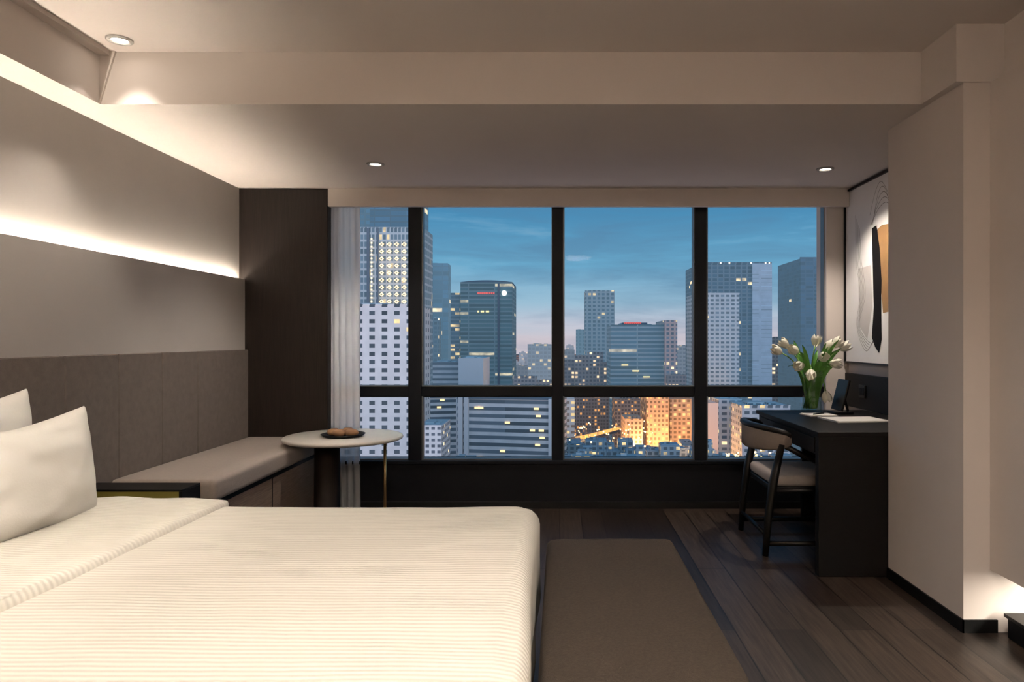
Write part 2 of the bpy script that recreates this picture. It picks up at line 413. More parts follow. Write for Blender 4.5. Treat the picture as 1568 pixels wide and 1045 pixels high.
e=MB('bed_end_bench')
def bdisp(p,d):
    q=p.copy()
    if d.z>0.3:
        u=(p.x+0.052)/0.504; v_=(p.y-0.85)/2.02
        q.z+=0.008*(max(0,4*u*(1-u))*max(0,4*v_*(1-v_)))**0.4+0.002*noise.noise(Vector((p.x*6,p.y*5,0)))
    return q
e.rbox(-0.052,0.452,0.85,2.87,0.34,0.455,0.032,M_ottom,step=0.05,disp=bdisp)
e.rbox(-0.04,0.442,0.87,2.86,0.08,0.345,0.012,M_ottom,step=0.2)
e.tube([(-0.046,0.87,0.436),(-0.046,2.85,0.436)],0.004,M_ottom); e.tube([(0.446,0.87,0.436),(0.446,2.85,0.436)],0.004,M_ottom); e.tube([(-0.03,2.864,0.436),(0.43,2.864,0.436)],0.004,M_ottom)
for x in (0.02,0.40):
    for y in (0.95,2.78): e.lathe([(0.02,0),(0.026,0.08)],(x,y,0),M_black,n=16)
e.out()

n=MB('nightstand')
NY0,NY1=3.33,3.50
n.box(-2.25,-1.75,NY0,NY1,0.54,0.549,M_black,bevel=0.002)
n.box(-2.25,-2.235,NY0,NY1,0.1,0.54,M_black); n.box(-1.765,-1.75,NY0,NY1,0.1,0.54,M_black)
n.box(-2.235,-1.765,NY0+0.004,NY1,0.30,0.54,M_olive); n.box(-2.235,-1.765,NY0,NY1,0.1,0.12,M_black)
n.box(-2.2,-1.8,NY0+0.03,NY1-0.02,0.0,0.1,M_black)
n.out()

s=MB('window_seat')
s.rbox(-2.25,-1.715,3.58,5.185,0.43,0.546,0.03,M_cush,step=0.12)
s.box(-2.25,-1.74,3.6,5.19,0.405,0.43,M_black)
s.box(-2.25,-1.745,3.6,5.19,0.05,0.405,M_benchw)
s.box(-1.746,-1.742,4.36,4.364,0.05,0.405,M_black)
s.box(-2.25,-1.78,3.62,5.19,0,0.05,M_black)
s.out()

tx,ty=-1.45,4.82
t=MB('marble_side_table')
t.lathe([(0.0005,0.572),(0.375,0.572),(0.388,0.578),(0.392,0.586),(0.388,0.595),(0.38,0.6),(0.0005,0.6)],(tx,ty,0),M_marble,n=72,cap=False)
t.lathe([(0.12,0),(0.12,0.02),(0.085,0.03),(0.082,0.56),(0.12,0.572)],(tx-0.11,ty+0.0,0),M_dwood,n=40)
t.tube([(tx+0.29,ty-0.05,0.572),(tx+0.29,ty-0.05,0.0)],0.010,M_brass,n=14)
t.lathe([(0.03,0),(0.03,0.006),(0.01,0.01)],(tx+0.29,ty-0.05,0),M_brass,n=20)
t.out()
d=MB('snack_tray')
d.lathe([(0.0005,0.0),(0.12,0.0),(0.145,0.018),(0.14,0.02),(0.118,0.006),(0.0005,0.006)],(tx+0.01,ty-0.04,0.6),M_black,n=40,cap=False)
for i,(dx,dy,r) in enumerate([(-0.06,0.0,0.05),(0.02,0.04,0.05),(0.065,-0.03,0.046),(-0.01,-0.05,0.045)]):
    d.lathe([(0.0005,0.004),(r*0.6,0.006),(r,0.022),(r*0.85,0.04),(r*0.45,0.05),(0.0005,0.051)],(tx+0.01+dx,ty-0.04+dy,0.602),M_fruit,n=20,cap=False)
d.out()

cu=bmesh.new(); nx=90; nz=24; g={}
x0=xr+0.002; x1=X_(549,5.23)
for i in range(nx+1):
    for j in range(nz+1):
        u=i/nx; v=j/nz
        x=x0+(x1-x0)*u+0.004*math.sin(u*30+v*3)*u+ (0.01*(1-v)*u)
        y=5.262+0.013*math.sin(u*math.pi*9+0.6*math.sin(v*2.2))*(0.8+0.2*(1-v))
        g[i,j]=cu.verts.new((x,y,0.012+(CEI-0.02)*v))
for i in range(nx):
    for j in range(nz):
        f=cu.faces.new([g[i,j],g[i+1,j],g[i+1,j+1],g[i,j+1]]); f.smooth=True
me=bpy.data.meshes.new('sheer_curtain'); cu.to_mesh(me); cu.free(); me.materials.append(M_curt)
o=bpy.data.objects.new('sheer_curtain',me); sc.collection.objects.link(o)

# ---------------------------------------------------------------- desk
k=MB('writing_desk')
DX0,DX1,DY0,DY1,DZ=1.357,2.09,3.765,4.95,0.76
k.box(DX0-0.005,DX1,DY0-0.003,DY1,DZ-0.025,DZ,M_deskw,bevel=0.003)
k.box(DX0,DX1,DY0,DY0+0.05,0,DZ-0.025,M_deskw,bevel=0.003)
k.box(DX0+0.30,DX1,DY1-0.04,DY1-0.005,0,DZ-0.025,M_deskw,bevel=0.003)
k.box(DX0+0.015,DX1,DY0+0.05,DY1-0.005,DZ-0.13,DZ-0.03,M_deskw,bevel=0.002)
k.box(DX0+0.008,DX0+0.015,DY0+0.09,DY1-0.05,DZ-0.12,DZ-0.04,M_deskw,bevel=0.002)
k.box(DX1-0.02,DX1,DY0+0.05,DY1-0.04,0.3,DZ-0.13,M_deskw)
k.out()
bp=MB('desk_splash_panel'); bp.box(2.098,2.124,3.76,5.285,0.76,1.0,M_deskw,bevel=0.003); bp.out()
so=MB('wall_socket'); so.box(2.088,2.098,4.92,5.02,0.84,0.93,M_black,bevel=0.004); so.box(2.086,2.088,4.93,4.965,0.86,0.91,M_sillm,bevel=0.0005); so.box(2.086,2.088,4.975,5.01,0.86,0.91,M_sillm,bevel=0.0005); so.out()

ch=MB('desk_chair')
cY0,cY1=4.14,4.70
ch.rbox(1.235,1.69,cY0+0.02,cY1-0.02,0.39,0.455,0.025,M_cush,step=0.1)
ch.box(1.235,1.69,cY0+0.03,cY1-0.03,0.355,0.392,M_black,bevel=0.006)
for y,sg in ((cY0,-1),(cY1,1)):
    ch.tube([(1.185,y+sg*0.0,0.0),(1.20,y,0.2),(1.23,y,0.42),(1.28,y,0.64)],[0.017,0.021,0.025,0.018],M_black,n=12,flat=1.4)
    ch.tube([(1.70,y,0.0),(1.68,y,0.25),(1.66,y,0.40),(1.60,y,0.47)],[0.014,0.018,0.02,0.012],M_black,n=12,flat=1.3)
    ch.tube([(1.19,y,0.07),(1.695,y,0.07)],0.015,M_black,n=10)
    ch.tube([(1.235,y,0.375),(1.67,y,0.375)],0.017,M_black,n=10)
    ch.tube([(1.60,y,0.47),(1.48,y,0.54),(1.38,y,0.59),(1.29,y,0.635)],[0.012,0.014,0.016,0.018],M_black,n=10)
ch.tube([(1.66,cY0,0.375),(1.66,cY1,0.375)],0.016,M_black); ch.tube([(1.19,cY0,0.12),(1.19,cY1,0.12)],0.012,M_black)
arc=[]
for i in range(25):
    a=math.radians(-92+184*i/24); cx,cy=1.325,(cY0+cY1)/2
    arc.append((cx-0.175*math.cos(a),cy+(cY1-cY0)/2*1.02*math.sin(a),0.66))
M_chb=simple('chair_back_taupe',(0.20,0.165,0.14),0.85,var=0.1,scale=60,bump=0.3,bscale=300)
ch.band(arc,0.035,[0.05+0.09*math.sin(math.pi*i/24)**0.5 for i in range(25)],M_chb)
ch.band([(p[0]-0.004,p[1],0.66+0.03+0.045*math.sin(math.pi*i/24)**0.5) for i,p in enumerate(arc)],0.047,0.03,M_black)
ch.out()

vx,vy=X_(1243,4.78),4.78
v=MB('tulip_vase')
v.lathe([(0.0005,0.0),(0.062,0.0),(0.068,0.01),(0.058,0.12),(0.066,0.22),(0.083,0.28),(0.079,0.28),(0.061,0.22),(0.053,0.12),(0.058,0.018),(0.0005,0.016)],(vx,vy,0.761),M_vase,n=40,cap=False)
def tulip(mb,base,mid,tip,scale):
    base,mid,tip=Vector(base),Vector(mid),Vector(tip); pts=[]
    for i in range(9):
        s_=i/8; pts.append((1-s_)**2*base+2*s_*(1-s_)*mid+s_**2*tip)
    mb.tube(pts,0.0045,M_stem,n=7)
    d=(pts[-1]-pts[-2]).normalized(); q=d.to_track_quat('Z','Y').to_matrix()
    for kk in range(6):
        ang=kk*math.pi/3+random.random()*0.3; inner=kk%2
        nu,nv=6,8; G={}
        for a in range(nu+1):
            for b2 in range(nv+1):
                u=a/nu*2-1; vv=b2/nv
                wdt=(math.sin(math.pi*min(1,vv*0.93+0.05))**0.6)*(0.62 if not inner else 0.5)*1.05
                r=scale*(0.10+0.44*math.sin(math.pi*(vv*0.66+0.06)))*(1.0 if not inner else 0.86)
                z=scale*1.25*vv*(1-0.08*u*u)
                th=ang+u*wdt*1.15
                G[a,b2]=mb.bm.verts.new(pts[-1]+q@Vector((r*math.cos(th),r*math.sin(th),z)))
        fs=[mb.bm.faces.new([G[a,b2],G[a+1,b2],G[a+1,b2+1],G[a,b2+1]]) for a in range(nu) for b2 in range(nv)]
        mb._fin(fs,M_petal,True)
def leaf(mb,base,mid,tip,wd):
    base,mid,tip=Vector(base),Vector(mid),Vector(tip); n_=10; L=[]
    side=(tip-base).cross(Vector((0.3,-1,0.1))).normalized()
    for i in range(n_+1):
        s_=i/n_; c_=(1-s_)**2*base+2*s_*(1-s_)*mid+s_**2*tip
        ww_=wd*math.sin(math.pi*(0.08+0.9*s_))**0.8
        L.append([mb.bm.verts.new(c_-side*ww_),mb.bm.verts.new(c_+Vector((0,0.006,-0.004))),mb.bm.verts.new(c_+side*ww_)])
    fs=[]
    for a,b2 in zip(L,L[1:]):
        fs.append(mb.bm.faces.new([a[0],a[1],b2[1],b2[0]])); fs.append(mb.bm.faces.new([a[1],a[2],b2[2],b2[1]]))
    mb._fin(fs,M_green,True)
heads=[(1197,534),(1207,526),(1222,534),(1248,524),(1264,530),(1276,525),(1286,529),(1230,552),(1242,560),(1264,592),(1270,550),(1255,541)]
for i,(hx,hy) in enumerate(heads):
    yy=vy+random.uniform(-0.10,0.10); X,Z=P(hx,hy,yy)
    bx=vx+random.uniform(-0.035,0.035); by=vy+random.uniform(-0.035,0.035)
    mid=((vx+(X-vx)*0.25),(vy+(yy-vy)*0.3),0.761+0.32+random.uniform(0,0.06))
    if hy==592: mid=(vx+0.05,vy-0.03,1.13)
    tulip(v,(bx-(X-vx)*0.15,by,0.785),mid,(X,yy,Z-0.03),0.064)
for i in range(26):
    a=random.uniform(0,2*math.pi); r=random.uniform(0.09,0.21); hz=random.uniform(0.30,0.50)
    leaf(v,(vx+0.03*math.cos(a),vy+0.03*math.sin(a),0.79),(vx+0.05*math.cos(a),vy+0.05*math.sin(a),1.12),(vx+r*math.cos(a),vy+r*0.8*math.sin(a),0.761+hz),0.020)
v.out()

mg=MB('magazine')
R=Matrix.Rotation(math.radians(6),3,'Z')
mg.box(1.60,1.93,4.18,4.42,0.761,0.766,M_paper,rot=R); mg.box(1.605,1.925,4.185,4.415,0.766,0.770,M_paper,rot=R); mg.box(1.598,1.61,4.18,4.42,0.761,0.771,M_artg,rot=R)
mg.out()
nb=MB('notepad'); nb.box(1.56,1.74,4.50,4.66,0.761,0.767,M_artg,rot=R); nb.box(1.565,1.735,4.505,4.655,0.767,0.770,M_paper,rot=R); nb.tube([(1.6,4.53,0.774),(1.69,4.60,0.774)],0.004,M_black); nb.out()
tb=MB('tablet_stand')
R2=Matrix.Rotation(math.radians(14),3,'Y')
tb.box(1.835,1.85,4.62,4.80,0.778,0.985,M_black,bevel=0.004,rot=R2)
tb.box(1.78,1.90,4.64,4.78,0.761,0.775,M_black,bevel=0.003)
tb.tube([(1.89,4.71,0.775),(1.86,4.71,0.88)],0.008,M_black)
tb.out()

# art
XA=2.098
ar=MB('framed_abstract_art')
ay0,ay1,az0,az1=4.38,5.26,1.087,2.315
ar.box(XA,2.124,ay0,ay1,az0,az1,M_art)
fw=0.011
for a in ((ay0-fw,ay0,az0-fw,az1+fw),(ay1,ay1+fw,az0-fw,az1+fw)): ar.box(XA-0.014,2.124,a[0],a[1],a[2],a[3],M_black)
for a in ((az0-fw,az0),(az1,az1+fw)): ar.box(XA-0.014,2.124,ay0,ay1,a[0],a[1],M_black)
def A3(px_,py_,lay):
    Y=F*(XA-0.001*lay)/(px_-CX); return (XA-0.001*lay,Y,Z_(py_,Y))
def apoly(pl,m,lay): ar.poly([A3(a,b,lay) for a,b in pl],m)
apoly([(1314,412),(1334,406),(1336,470),(1328,520),(1316,500)],M_artg,1)
apoly([(1343,352),(1350,345),(1381,338),(1384,450),(1372,474),(1352,480),(1348,430)],M_artb,2)
apoly([(1335,350),(1342,345),(1347,380),(1350,430),(1349,470),(1350,520),(1346,541),(1340,532),(1335,517),(1338,470),(1337,440)],M_artk,3)
def aline(pl):
    pts=[]; q=[pl[0]]+list(pl)+[pl[-1]]
    for i in range(1,len(q)-2):
        for t_ in range(8):
            t=t_/8; p0,p1,p2,p3=q[i-1],q[i],q[i+1],q[i+2]
            pts.append(tuple(0.5*((2*p1[k])+(-p0[k]+p2[k])*t+(2*p0[k]-5*p1[k]+4*p2[k]-p3[k])*t*t+(-p0[k]+3*p1[k]-3*p2[k]+p3[k])*t**3) for k in (0,1)))
    ar.ribbon([A3(a,b,2.5) for a,b in pts],0.0032,M_artl)
for kk in range(5):
    aline([(1310+kk*1.5,330+kk*5),(1311+kk*2,400),(1317+kk*2,450),(1312+kk,500),(1327+kk*2,538-kk*3),(1345,500)])
for kk in range(4):
    aline([(1336-kk,345),(1345+kk,295+kk*7),(1355+kk*2,288+kk*8),(1366+kk*2,330+kk*5),(1374,380)])
aline([(1332,330),(1341,292),(1350,278),(1362,300)])
ar.out()

# ---------------------------------------------------------------- city
city=empty('city_skyline')
GZ=-85.0
def fac(name,wall,glass,wpx,hpx,Y,fx=0.35,fy=0.45,lit=0.06,litc=(1,0.75,0.4),ls=1.5,haze=0.15,hc=(0.19,0.34,0.46),rough=0.5,glow=None,gs=0.0):
    m,nt,b=newmat(name); w=wpx*Y/F; h=hpx*Y/F; lit=lit*2.0
    tc=N(nt,'ShaderNodeTexCoord'); sp=N(nt,'ShaderNodeSeparateXYZ'); nt.links.new(tc.outputs['Object'],sp.inputs[0])
    u=math_(nt,'ADD',sp.outputs[0],sp.outputs[1]); a=math_(nt,'DIVIDE',u,w); bb_=math_(nt,'DIVIDE',sp.outputs[2],h)
    fa=math_(nt,'FRACT',a); fb=math_(nt,'FRACT',bb_)
    mask=math_(nt,'MULTIPLY',math_(nt,'GREATER_THAN',fa,fx),math_(nt,'GREATER_THAN',fb,fy))
    geo=N(nt,'ShaderNodeNewGeometry'); sn=N(nt,'ShaderNodeSeparateXYZ'); nt.links.new(geo.outputs['Normal'],sn.inputs[0])
    mask=math_(nt,'MULTIPLY',mask,math_(nt,'LESS_THAN',sn.outputs[2],0.5))
    cb=N(nt,'ShaderNodeCombineXYZ'); nt.links.new(math_(nt,'FLOOR',a),cb.inputs[0]); nt.links.new(math_(nt,'FLOOR',bb_),cb.inputs[1])
    wn=N(nt,'ShaderNodeTexWhiteNoise'); wn.noise_dimensions='2D'; nt.links.new(cb.outputs[0],wn.inputs['Vector'])
    g2=mixc(nt,wn.outputs['Value'],tuple(v*0.6 for v in glass),tuple(v*1.5 for v in glass))
    nz=N(nt,'ShaderNodeTexNoise'); nz.inputs['Scale'].default_value=0.6/h; nt.links.new(tc.outputs['Object'],nz.inputs['Vector'])
    wl=mixc(nt,nz.outputs['Fac'],tuple(v*0.8 for v in wall),tuple(min(1,v*1.2) for v in wall))
    col=mixc(nt,mask,wl,g2); nt.links.new(col,b.inputs['Base Color']); b.inputs['Roughness'].default_value=rough
    on=math_(nt,'MULTIPLY',mask,math_(nt,'LESS_THAN',wn.outputs['Value'],lit))
    n3=N(nt,'ShaderNodeTexNoise'); n3.inputs['Scale'].default_value=0.5/h; nt.links.new(tc.outputs['Object'],n3.inputs['Vector'])
    on=math_(nt,'MULTIPLY',on,math_(nt,'MULTIPLY',math_(nt,'POWER',n3.outputs['Fac'],2.0),3.6))
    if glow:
        es=mixc(nt,on,tuple(v*gs for v in glow),tuple(v*ls for v in litc)); nt.links.new(es,b.inputs['Emission Color']); b.inputs['Emission Strength'].default_value=1  # street light on the facade painted in as a constant emission
    else:
        b.inputs['Emission Color'].default_value=(*litc,1); nt.links.new(math_(nt,'MULTIPLY',on,ls),b.inputs['Emission Strength'])
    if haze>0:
        em=N(nt,'ShaderNodeEmission'); em.inputs[0].default_value=(*hc,1)  # aerial haze painted into the facade as bluish emission
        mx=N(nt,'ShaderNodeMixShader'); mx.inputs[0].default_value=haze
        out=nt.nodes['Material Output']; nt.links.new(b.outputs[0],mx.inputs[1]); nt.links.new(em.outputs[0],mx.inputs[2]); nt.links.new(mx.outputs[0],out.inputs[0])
    return m
M_roof=simple('roof_concrete',(0.16,0.19,0.22),0.8,var=0.2,scale=0.05)
def bld(name,x0,x1,yt,Y,m,dep=None,roof=True,extra=None):
    X0,X1=X_(x0,Y),X_(x1,Y); Z=Z_(yt,Y); dep=dep or (X1-X0)*0.7
    b=MB(name); b.box(X0,X1,Y,Y+dep,GZ,Z,m)
    w=X1-X0
    if roof:
        t=0.02*w
        b.box(X0-t*0.3,X1+t*0.3,Y-t*0.3,Y+t,Z,Z+t,m); b.box(X0+0.2*w,X0+0.55*w,Y+dep*0.3,Y+dep*0.7,Z,Z+0.05*w,m)
        b.box(X0+0.65*w,X0+0.8*w,Y+dep*0.3,Y+dep*0.6,Z,Z+0.035*w,m)
    if extra: extra(b,X0,X1,Y,Y+dep,Z)
    return b.out(city)
gold=(1,0.72,0.32); cool=(0.8,0.9,1.0); orange=(1,0.42,0.1)
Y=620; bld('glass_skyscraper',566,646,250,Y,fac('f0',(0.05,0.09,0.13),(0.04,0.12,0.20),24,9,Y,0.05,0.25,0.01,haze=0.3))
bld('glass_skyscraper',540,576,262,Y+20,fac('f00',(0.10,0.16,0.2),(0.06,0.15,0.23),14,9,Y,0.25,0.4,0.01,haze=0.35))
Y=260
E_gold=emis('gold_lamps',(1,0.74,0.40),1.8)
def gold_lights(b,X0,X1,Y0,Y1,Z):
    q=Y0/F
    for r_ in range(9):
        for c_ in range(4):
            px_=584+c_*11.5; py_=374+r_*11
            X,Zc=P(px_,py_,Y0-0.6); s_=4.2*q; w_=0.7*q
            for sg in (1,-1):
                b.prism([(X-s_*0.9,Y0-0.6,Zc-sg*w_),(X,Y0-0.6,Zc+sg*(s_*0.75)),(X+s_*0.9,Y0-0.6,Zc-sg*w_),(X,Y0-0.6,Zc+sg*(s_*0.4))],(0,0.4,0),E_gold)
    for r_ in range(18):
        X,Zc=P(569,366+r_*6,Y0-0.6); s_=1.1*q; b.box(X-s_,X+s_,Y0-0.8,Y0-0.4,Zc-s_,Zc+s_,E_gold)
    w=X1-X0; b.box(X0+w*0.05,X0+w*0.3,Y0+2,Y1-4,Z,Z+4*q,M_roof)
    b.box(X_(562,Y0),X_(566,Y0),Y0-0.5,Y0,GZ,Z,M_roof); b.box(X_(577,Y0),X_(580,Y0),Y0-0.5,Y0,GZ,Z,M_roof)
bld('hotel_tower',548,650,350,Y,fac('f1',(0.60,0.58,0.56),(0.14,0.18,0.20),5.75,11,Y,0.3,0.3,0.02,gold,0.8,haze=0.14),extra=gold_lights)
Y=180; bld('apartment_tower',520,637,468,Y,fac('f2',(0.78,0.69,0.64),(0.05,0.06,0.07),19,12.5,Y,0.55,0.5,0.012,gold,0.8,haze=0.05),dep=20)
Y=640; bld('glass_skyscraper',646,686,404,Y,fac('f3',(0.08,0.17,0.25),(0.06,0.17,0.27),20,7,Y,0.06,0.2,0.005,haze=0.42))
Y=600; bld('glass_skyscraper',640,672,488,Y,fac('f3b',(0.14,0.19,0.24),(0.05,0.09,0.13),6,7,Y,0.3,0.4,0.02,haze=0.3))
Y=520
E_sw=emis('sign_white',(0.9,1,0.95),2.2); E_sr=emis('sign_red',(1,0.15,0.12),0.5); E_lr=emis('lit_rooms',gold,1.3)
def b3x(b,X0,X1,Y0,Y1,Z):
    q=Y0/F
    n_=10
    pts=[(X0,Y0+2,Z)]+[(X0+(X1-X0)*i/n_,Y0+2,Z+5*q*math.sin(math.pi*(0.15+0.7*i/n_))) for i in range(n_+1)]+[(X1,Y0+2,Z)]
    b.prism(pts,(0,Y1-Y0-4,0),M_roof)
    X,Zc=P(772,449,Y0-1); b.prism([(X+4*q*math.cos(a*math.pi/8),Y0-1,Zc+4*q*math.sin(a*math.pi/8)) for a in range(16)],(0,0.8,0),E_sw)
    X,Zc=P(731,449,Y0-1)
    for i in range(9): b.box(X+i*3*q,X+(i*3+2)*q,Y0-1,Y0,Zc-1.6*q,Zc+1.2*q,E_sr)
    for i in range(7):
        if i%3!=1: b.box(X+(i*2.6-0)*q,X+(i*2.6+2)*q,Y0-1,Y0,Zc-27*q,Zc-29.5*q,E_lr)
    b.box(X_(762,Y0),X_(765,Y0),Y0-1,Y0,GZ,Z,M_roof)
bld('office_tower',705,784,434,Y,fac('f4',(0.17,0.24,0.25),(0.045,0.11,0.12),40,6.2,Y,0.03,0.35,0.02,(1,0.85,0.55),0.6,haze=0.16),extra=b3x,dep=50)
bld('office_tower',690,704,449,Y+3,fac('f4b',(0.16,0.21,0.24),(0.05,0.1,0.13),7,6.2,Y,0.05,0.4,0.12,gold,0.8,haze=0.16),dep=40)
Y=330; bld('lowrise_block',655,704,556,Y,fac('f5',(0.6,0.58,0.58),(0.12,0.14,0.16),60,8,Y,0.02,0.5,0.0,haze=0.1),dep=25)
bld('white_office_block',702,740,549,Y-6,fac('f5b',(0.72,0.72,0.73),(0.6,0.61,0.63),60,60,Y,0.6,0.6,0.0,haze=0.1),dep=30)
def stripb(name,x0,x1,yt,Y,rot,m):
    X0,X1=X_(x0,Y),X_(x1,Y); Z=Z_(yt,Y); w=X1-X0; b=MB(name)
    b.box(-w/2,w/2,0,22,GZ,Z,m); b.box(-w/2,w/2,-0.4,0.5,Z,Z+0.8,M_roof)
    b.box(-w*0.3,-w*0.1,8,16,Z,Z+3,M_roof); b.box(w*0.1,w*0.2,6,14,Z,Z+2,M_roof)
    pier=simple('pier_white'+name,(0.76,0.70,0.67),0.8,var=0.05,scale=0.1)
    for t in (-0.46,-0.40,0.47): b.box(w*t-0.7,w*t+0.7,-1.0,0,GZ,Z+0.5,pier)
    for r_ in range(12):
        px0=random.uniform(-0.35,0.42)*w; zz=Z-random.randint(1,9)*11*Y/F+1.5; b.box(px0,px0+1.6,-0.25,-0.05,zz,zz+0.6,E_lr)
    o=b.out(city); o.location=((X0+X1)/2,Y,0); o.rotation_euler=(0,0,rot); return o
Y=230
stripb('ribbon_window_office',697,850,612,Y,math.radians(-11),fac('f6',(0.76,0.69,0.66),(0.12,0.14,0.16),400,11,Y,0.0,0.5,0.0,haze=0.04))
stripb('ribbon_window_office',604,704,610,Y+30,math.radians(14),fac('f6b',(0.70,0.65,0.62),(0.11,0.13,0.15),400,10,Y,0.0,0.5,0.0,haze=0.05))
Y=150; bld('lowrise_block',640,676,652,Y,fac('f6c',(0.62,0.58,0.56),(0.07,0.08,0.10),9,9,Y,0.4,0.5,0.01,haze=0.04),dep=12)
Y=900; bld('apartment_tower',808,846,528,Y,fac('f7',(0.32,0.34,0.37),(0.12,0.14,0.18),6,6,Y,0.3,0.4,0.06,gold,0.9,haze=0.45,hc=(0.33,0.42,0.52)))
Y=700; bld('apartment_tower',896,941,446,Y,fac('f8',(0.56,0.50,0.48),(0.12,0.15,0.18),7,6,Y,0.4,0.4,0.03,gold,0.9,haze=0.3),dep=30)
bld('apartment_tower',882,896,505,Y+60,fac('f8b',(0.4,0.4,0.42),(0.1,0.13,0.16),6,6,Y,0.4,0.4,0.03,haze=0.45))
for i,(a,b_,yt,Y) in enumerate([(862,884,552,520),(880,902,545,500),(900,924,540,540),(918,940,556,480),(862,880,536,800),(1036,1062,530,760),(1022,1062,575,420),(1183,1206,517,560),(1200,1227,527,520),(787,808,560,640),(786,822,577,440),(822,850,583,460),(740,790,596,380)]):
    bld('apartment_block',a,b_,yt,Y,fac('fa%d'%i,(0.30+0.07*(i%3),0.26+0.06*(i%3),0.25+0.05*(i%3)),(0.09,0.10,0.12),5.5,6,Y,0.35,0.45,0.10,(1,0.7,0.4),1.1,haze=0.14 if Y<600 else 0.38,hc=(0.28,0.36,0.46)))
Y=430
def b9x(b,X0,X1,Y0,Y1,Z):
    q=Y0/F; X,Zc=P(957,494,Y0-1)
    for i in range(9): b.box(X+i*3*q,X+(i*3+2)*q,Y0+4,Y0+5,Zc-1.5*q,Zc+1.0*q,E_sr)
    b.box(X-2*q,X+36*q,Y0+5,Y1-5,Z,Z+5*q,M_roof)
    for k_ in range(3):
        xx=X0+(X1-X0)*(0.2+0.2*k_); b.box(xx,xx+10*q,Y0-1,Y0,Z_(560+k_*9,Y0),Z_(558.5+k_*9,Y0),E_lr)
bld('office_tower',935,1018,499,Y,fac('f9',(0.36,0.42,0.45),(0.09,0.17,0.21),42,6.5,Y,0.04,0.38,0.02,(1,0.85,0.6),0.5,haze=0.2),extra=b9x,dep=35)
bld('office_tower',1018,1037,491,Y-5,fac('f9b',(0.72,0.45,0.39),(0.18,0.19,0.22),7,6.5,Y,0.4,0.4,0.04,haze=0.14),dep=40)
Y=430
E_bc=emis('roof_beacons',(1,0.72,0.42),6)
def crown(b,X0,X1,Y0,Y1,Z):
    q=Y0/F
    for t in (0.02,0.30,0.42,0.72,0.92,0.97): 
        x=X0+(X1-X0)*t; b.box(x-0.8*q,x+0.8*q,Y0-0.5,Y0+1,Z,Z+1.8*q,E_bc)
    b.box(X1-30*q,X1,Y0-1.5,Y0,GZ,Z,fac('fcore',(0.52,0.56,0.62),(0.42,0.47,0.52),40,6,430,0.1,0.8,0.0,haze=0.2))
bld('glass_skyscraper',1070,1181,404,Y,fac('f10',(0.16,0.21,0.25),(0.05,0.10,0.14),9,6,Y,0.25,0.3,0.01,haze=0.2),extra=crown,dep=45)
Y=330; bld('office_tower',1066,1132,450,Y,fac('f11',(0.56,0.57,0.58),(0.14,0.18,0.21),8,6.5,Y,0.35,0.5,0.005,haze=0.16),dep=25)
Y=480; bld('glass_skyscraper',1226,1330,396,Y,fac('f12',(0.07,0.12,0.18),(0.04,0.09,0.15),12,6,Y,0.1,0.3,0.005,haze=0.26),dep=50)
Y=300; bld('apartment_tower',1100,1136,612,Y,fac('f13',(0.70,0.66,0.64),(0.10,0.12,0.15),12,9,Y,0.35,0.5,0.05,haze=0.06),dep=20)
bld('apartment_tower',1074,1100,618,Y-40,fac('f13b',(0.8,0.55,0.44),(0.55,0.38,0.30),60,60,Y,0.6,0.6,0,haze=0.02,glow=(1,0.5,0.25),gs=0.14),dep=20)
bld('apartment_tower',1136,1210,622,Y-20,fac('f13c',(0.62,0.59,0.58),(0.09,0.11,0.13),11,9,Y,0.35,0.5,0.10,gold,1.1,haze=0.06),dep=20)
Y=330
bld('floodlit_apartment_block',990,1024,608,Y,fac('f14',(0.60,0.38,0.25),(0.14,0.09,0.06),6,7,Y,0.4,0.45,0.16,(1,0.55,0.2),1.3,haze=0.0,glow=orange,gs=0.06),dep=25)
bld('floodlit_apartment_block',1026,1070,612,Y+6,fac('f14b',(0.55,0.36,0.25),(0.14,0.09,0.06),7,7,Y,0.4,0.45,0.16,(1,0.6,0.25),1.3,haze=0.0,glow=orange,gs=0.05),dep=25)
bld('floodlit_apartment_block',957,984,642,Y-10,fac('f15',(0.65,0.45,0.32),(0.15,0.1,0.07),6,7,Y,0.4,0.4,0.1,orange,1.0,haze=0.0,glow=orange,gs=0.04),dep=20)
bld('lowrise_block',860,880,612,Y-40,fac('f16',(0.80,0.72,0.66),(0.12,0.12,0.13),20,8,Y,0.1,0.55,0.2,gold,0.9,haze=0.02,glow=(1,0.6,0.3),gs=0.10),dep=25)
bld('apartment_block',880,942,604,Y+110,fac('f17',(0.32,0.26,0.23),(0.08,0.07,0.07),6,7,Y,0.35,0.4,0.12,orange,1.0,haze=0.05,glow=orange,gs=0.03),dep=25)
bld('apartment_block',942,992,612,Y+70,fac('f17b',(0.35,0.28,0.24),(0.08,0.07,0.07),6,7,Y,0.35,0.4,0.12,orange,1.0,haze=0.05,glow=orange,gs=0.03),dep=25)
rb=MB('lowrise_rooftops')
mr=fac('f18',(0.32,0.38,0.42),(0.07,0.09,0.11),9,7,260,0.4,0.4,0.09,gold,1.0,haze=0.08)
M_roof2=simple('roof_blue_tin',(0.34,0.43,0.49),0.7,var=0.3,scale=0.08)
for i in range(46):
    Yb=random.uniform(215,300); px_=random.uniform(858,1085); py_=random.uniform(674,702); wpx=random.uniform(12,34)
    X,Z=P(px_,py_,Yb); w_=wpx*Yb/F; rb.box(X,X+w_,Yb,Yb+w_*0.8,GZ,Z,mr); rb.box(X+w_*0.04,X+w_*0.96,Yb+0.5,Yb+w_*0.76,Z,Z+0.4,M_roof2); rb.box(X+w_*0.2,X+w_*0.5,Yb+1,Yb+w_*0.4,Z,Z+w_*0.14,mr)
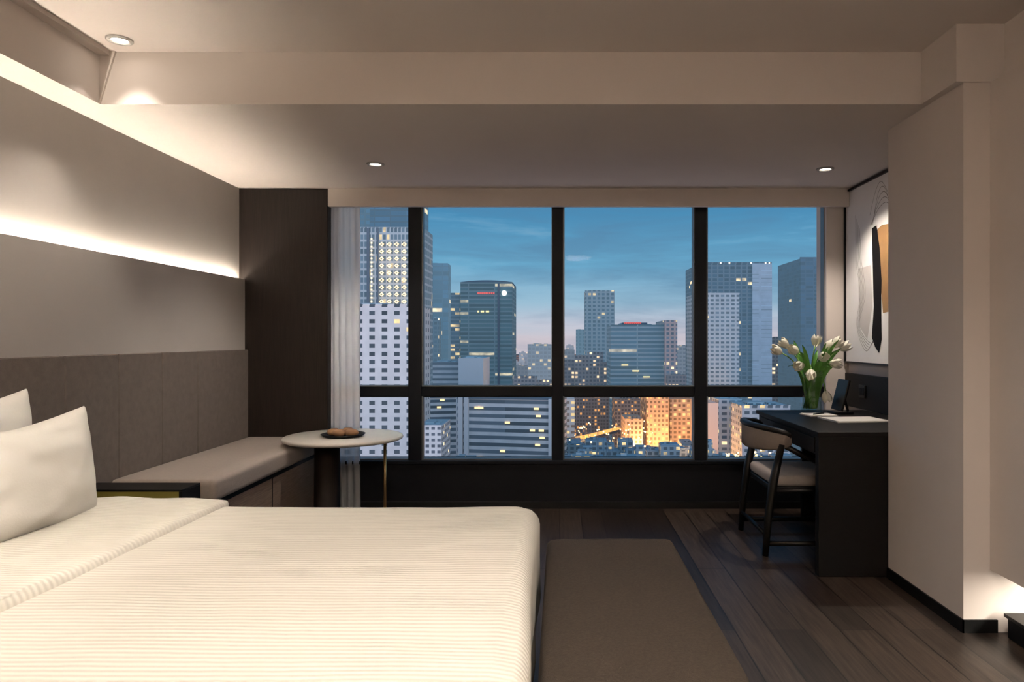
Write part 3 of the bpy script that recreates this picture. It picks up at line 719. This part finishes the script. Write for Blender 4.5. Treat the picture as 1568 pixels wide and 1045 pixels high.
for i in range(16):
    Yb=random.uniform(160,215); px_=random.uniform(560,1200); X,Z=P(px_,random.uniform(698,712),Yb); w_=30*Yb/F
    rb.box(X,X+w_,Yb,Yb+w_*0.8,GZ,Z,mr); rb.box(X+w_*0.2,X+w_*0.5,Yb+1,Yb+w_*0.4,Z,Z+w_*0.14,mr)
rb.out(city)
dc=MB('distant_city_blocks')
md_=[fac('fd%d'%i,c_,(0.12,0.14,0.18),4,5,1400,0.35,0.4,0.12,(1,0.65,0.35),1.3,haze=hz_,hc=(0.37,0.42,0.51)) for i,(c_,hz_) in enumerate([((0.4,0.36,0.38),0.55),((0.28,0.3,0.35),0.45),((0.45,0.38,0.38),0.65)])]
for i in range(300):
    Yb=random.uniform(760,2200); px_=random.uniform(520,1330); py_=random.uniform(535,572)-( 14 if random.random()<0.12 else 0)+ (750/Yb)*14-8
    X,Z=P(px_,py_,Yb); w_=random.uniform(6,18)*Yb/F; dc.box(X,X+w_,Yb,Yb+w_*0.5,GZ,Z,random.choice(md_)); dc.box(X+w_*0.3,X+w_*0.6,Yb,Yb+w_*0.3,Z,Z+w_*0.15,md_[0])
dc.out(city)
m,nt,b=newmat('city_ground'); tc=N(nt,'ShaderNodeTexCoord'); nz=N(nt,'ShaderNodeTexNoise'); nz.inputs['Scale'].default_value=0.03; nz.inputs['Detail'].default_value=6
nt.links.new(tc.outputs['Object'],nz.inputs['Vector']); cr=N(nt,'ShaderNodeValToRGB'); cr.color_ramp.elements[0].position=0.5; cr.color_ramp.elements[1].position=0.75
cr.color_ramp.elements[0].color=(0,0,0,1); cr.color_ramp.elements[1].color=(1,0.4,0.1,1); nt.links.new(nz.outputs['Fac'],cr.inputs[0]); nt.links.new(cr.outputs[0],b.inputs['Emission Color']); b.inputs['Emission Strength'].default_value=1.0  # street light painted on the ground as noise patches of orange emission
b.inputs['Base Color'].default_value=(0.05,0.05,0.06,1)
g=MB('city_ground'); g.poly([(-3000,100,GZ),(3000,100,GZ),(3000,4000,GZ),(-3000,4000,GZ)],m); g.out(city)
st=MB('lit_elevated_road'); ms=emis('painted_road_glow',(1,0.45,0.10),1.2)  # road deck emits orange itself, street lighting painted into its material
pa=[P(862,677,300)+(300,),P(905,668,330)+(330,),P(950,656,400)+(400,),P(1000,650,430)+(430,)]
pts=[(p[0],p[2],p[1]) for p in pa]
for a,b2 in zip(pts,pts[1:]):
    st.poly([(a[0],a[1]-4,a[2]),(b2[0],b2[1]-4,b2[2]),(b2[0],b2[1]+8,b2[2]),(a[0],a[1]+8,a[2])],ms)
    st.prism([(a[0],a[1]-4,a[2]),(b2[0],b2[1]-4,b2[2]),(b2[0],b2[1]-4,b2[2]-1.2),(a[0],a[1]-4,a[2]-1.2)],(0,-0.5,0),M_roof)
st.out(city)
sl=MB('street_lamps'); me_=emis('sodium_lamp',(1,0.6,0.22),6)
for i in range(80):
    Yb=random.uniform(270,420)-60; px_=random.uniform(862,1000); py_=random.uniform(645,684)
    if i>60: px_=random.uniform(1110,1180); py_=random.uniform(690,704); Yb=190
    X,Z=P(px_,py_,Yb); r_=random.uniform(0.12,0.24)
    sl.box(X-r_,X+r_,Yb,Yb+r_,Z-r_,Z+r_,me_); sl.box(X-0.05,X+0.05,Yb+r_,Yb+r_+0.1,GZ,Z,M_roof)
sl.out(city)
for px_,py_,Yb,pw in ((1040,700,308,26000),(1000,690,316,20000),(972,690,316,9000),(905,672,322,18000),(1090,690,240,8000)):
    X,Z=P(px_,py_,Yb); L=bpy.data.lights.new('street_glow','POINT'); L.energy=pw; L.color=(1,0.52,0.2); L.shadow_soft_size=1.5
    o=bpy.data.objects.new('street_glow',L); o.location=(X,Yb,Z); o.parent=city; sc.collection.objects.link(o)

# ---------------------------------------------------------------- world
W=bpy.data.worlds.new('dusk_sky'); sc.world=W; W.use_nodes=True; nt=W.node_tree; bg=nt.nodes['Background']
tc=N(nt,'ShaderNodeTexCoord'); sp=N(nt,'ShaderNodeSeparateXYZ'); nt.links.new(tc.outputs['Generated'],sp.inputs[0])
cr=N(nt,'ShaderNodeValToRGB'); els=cr.color_ramp.elements
els[0].position=0.0; els[0].color=(*lin((208,198,206)),1); els[1].position=1.0; els[1].color=(*lin((66,98,136)),1)
for p_,c_ in ((0.02,(196,200,214)),(0.05,(154,190,212)),(0.10,(108,170,204)),(0.17,(74,142,184)),(0.30,(58,114,156))):
    e_=els.new(p_); e_.color=(*lin(c_),1)
nt.links.new(sp.outputs[2],cr.inputs[0])
mp=N(nt,'ShaderNodeMapping'); mp.inputs['Scale'].default_value=(2.0,2.0,15); mp.inputs['Rotation'].default_value=(0.0,0.08,0.2); nt.links.new(tc.outputs['Generated'],mp.inputs[0])
nz=N(nt,'ShaderNodeTexNoise'); nz.inputs['Scale'].default_value=2.2; nz.inputs['Detail'].default_value=7; nz.inputs['Roughness'].default_value=0.58; nz.inputs['Distortion'].default_value=0.4; nt.links.new(mp.outputs[0],nz.inputs['Vector'])
r1=N(nt,'ShaderNodeMapRange'); r1.inputs[1].default_value=0.42; r1.inputs[2].default_value=0.66; nt.links.new(nz.outputs['Fac'],r1.inputs[0])
f1=math_(nt,'MULTIPLY',r1.outputs[0],0.5)
cc=mixc(nt,f1,cr.outputs[0],lin((88,126,160)))
r2=N(nt,'ShaderNodeMapRange'); r2.inputs[1].default_value=0.46; r2.inputs[2].default_value=0.25; nt.links.new(nz.outputs['Fac'],r2.inputs[0])
cc=mixc(nt,math_(nt,'MULTIPLY',r2.outputs[0],0.35),cc,lin((160,192,212)))
nt.links.new(cc,bg.inputs[0])
back=math_(nt,'MAXIMUM',math_(nt,'MULTIPLY',sp.outputs[1],-1.0),0.0)  # sky behind the camera brightened to add light on the city facades
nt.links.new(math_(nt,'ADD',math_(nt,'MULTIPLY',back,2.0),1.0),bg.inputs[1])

# ---------------------------------------------------------------- camera
cam=bpy.data.cameras.new('camera'); co=bpy.data.objects.new('camera',cam); sc.collection.objects.link(co)
co.location=(0,0,H); co.rotation_euler=(math.radians(90),0,0)
cam.sensor_width=36; cam.lens=36*F/1568; cam.shift_x=-73/1568; cam.shift_y=-3.5/1568
cam.clip_start=0.05; cam.clip_end=6000
sc.camera=co
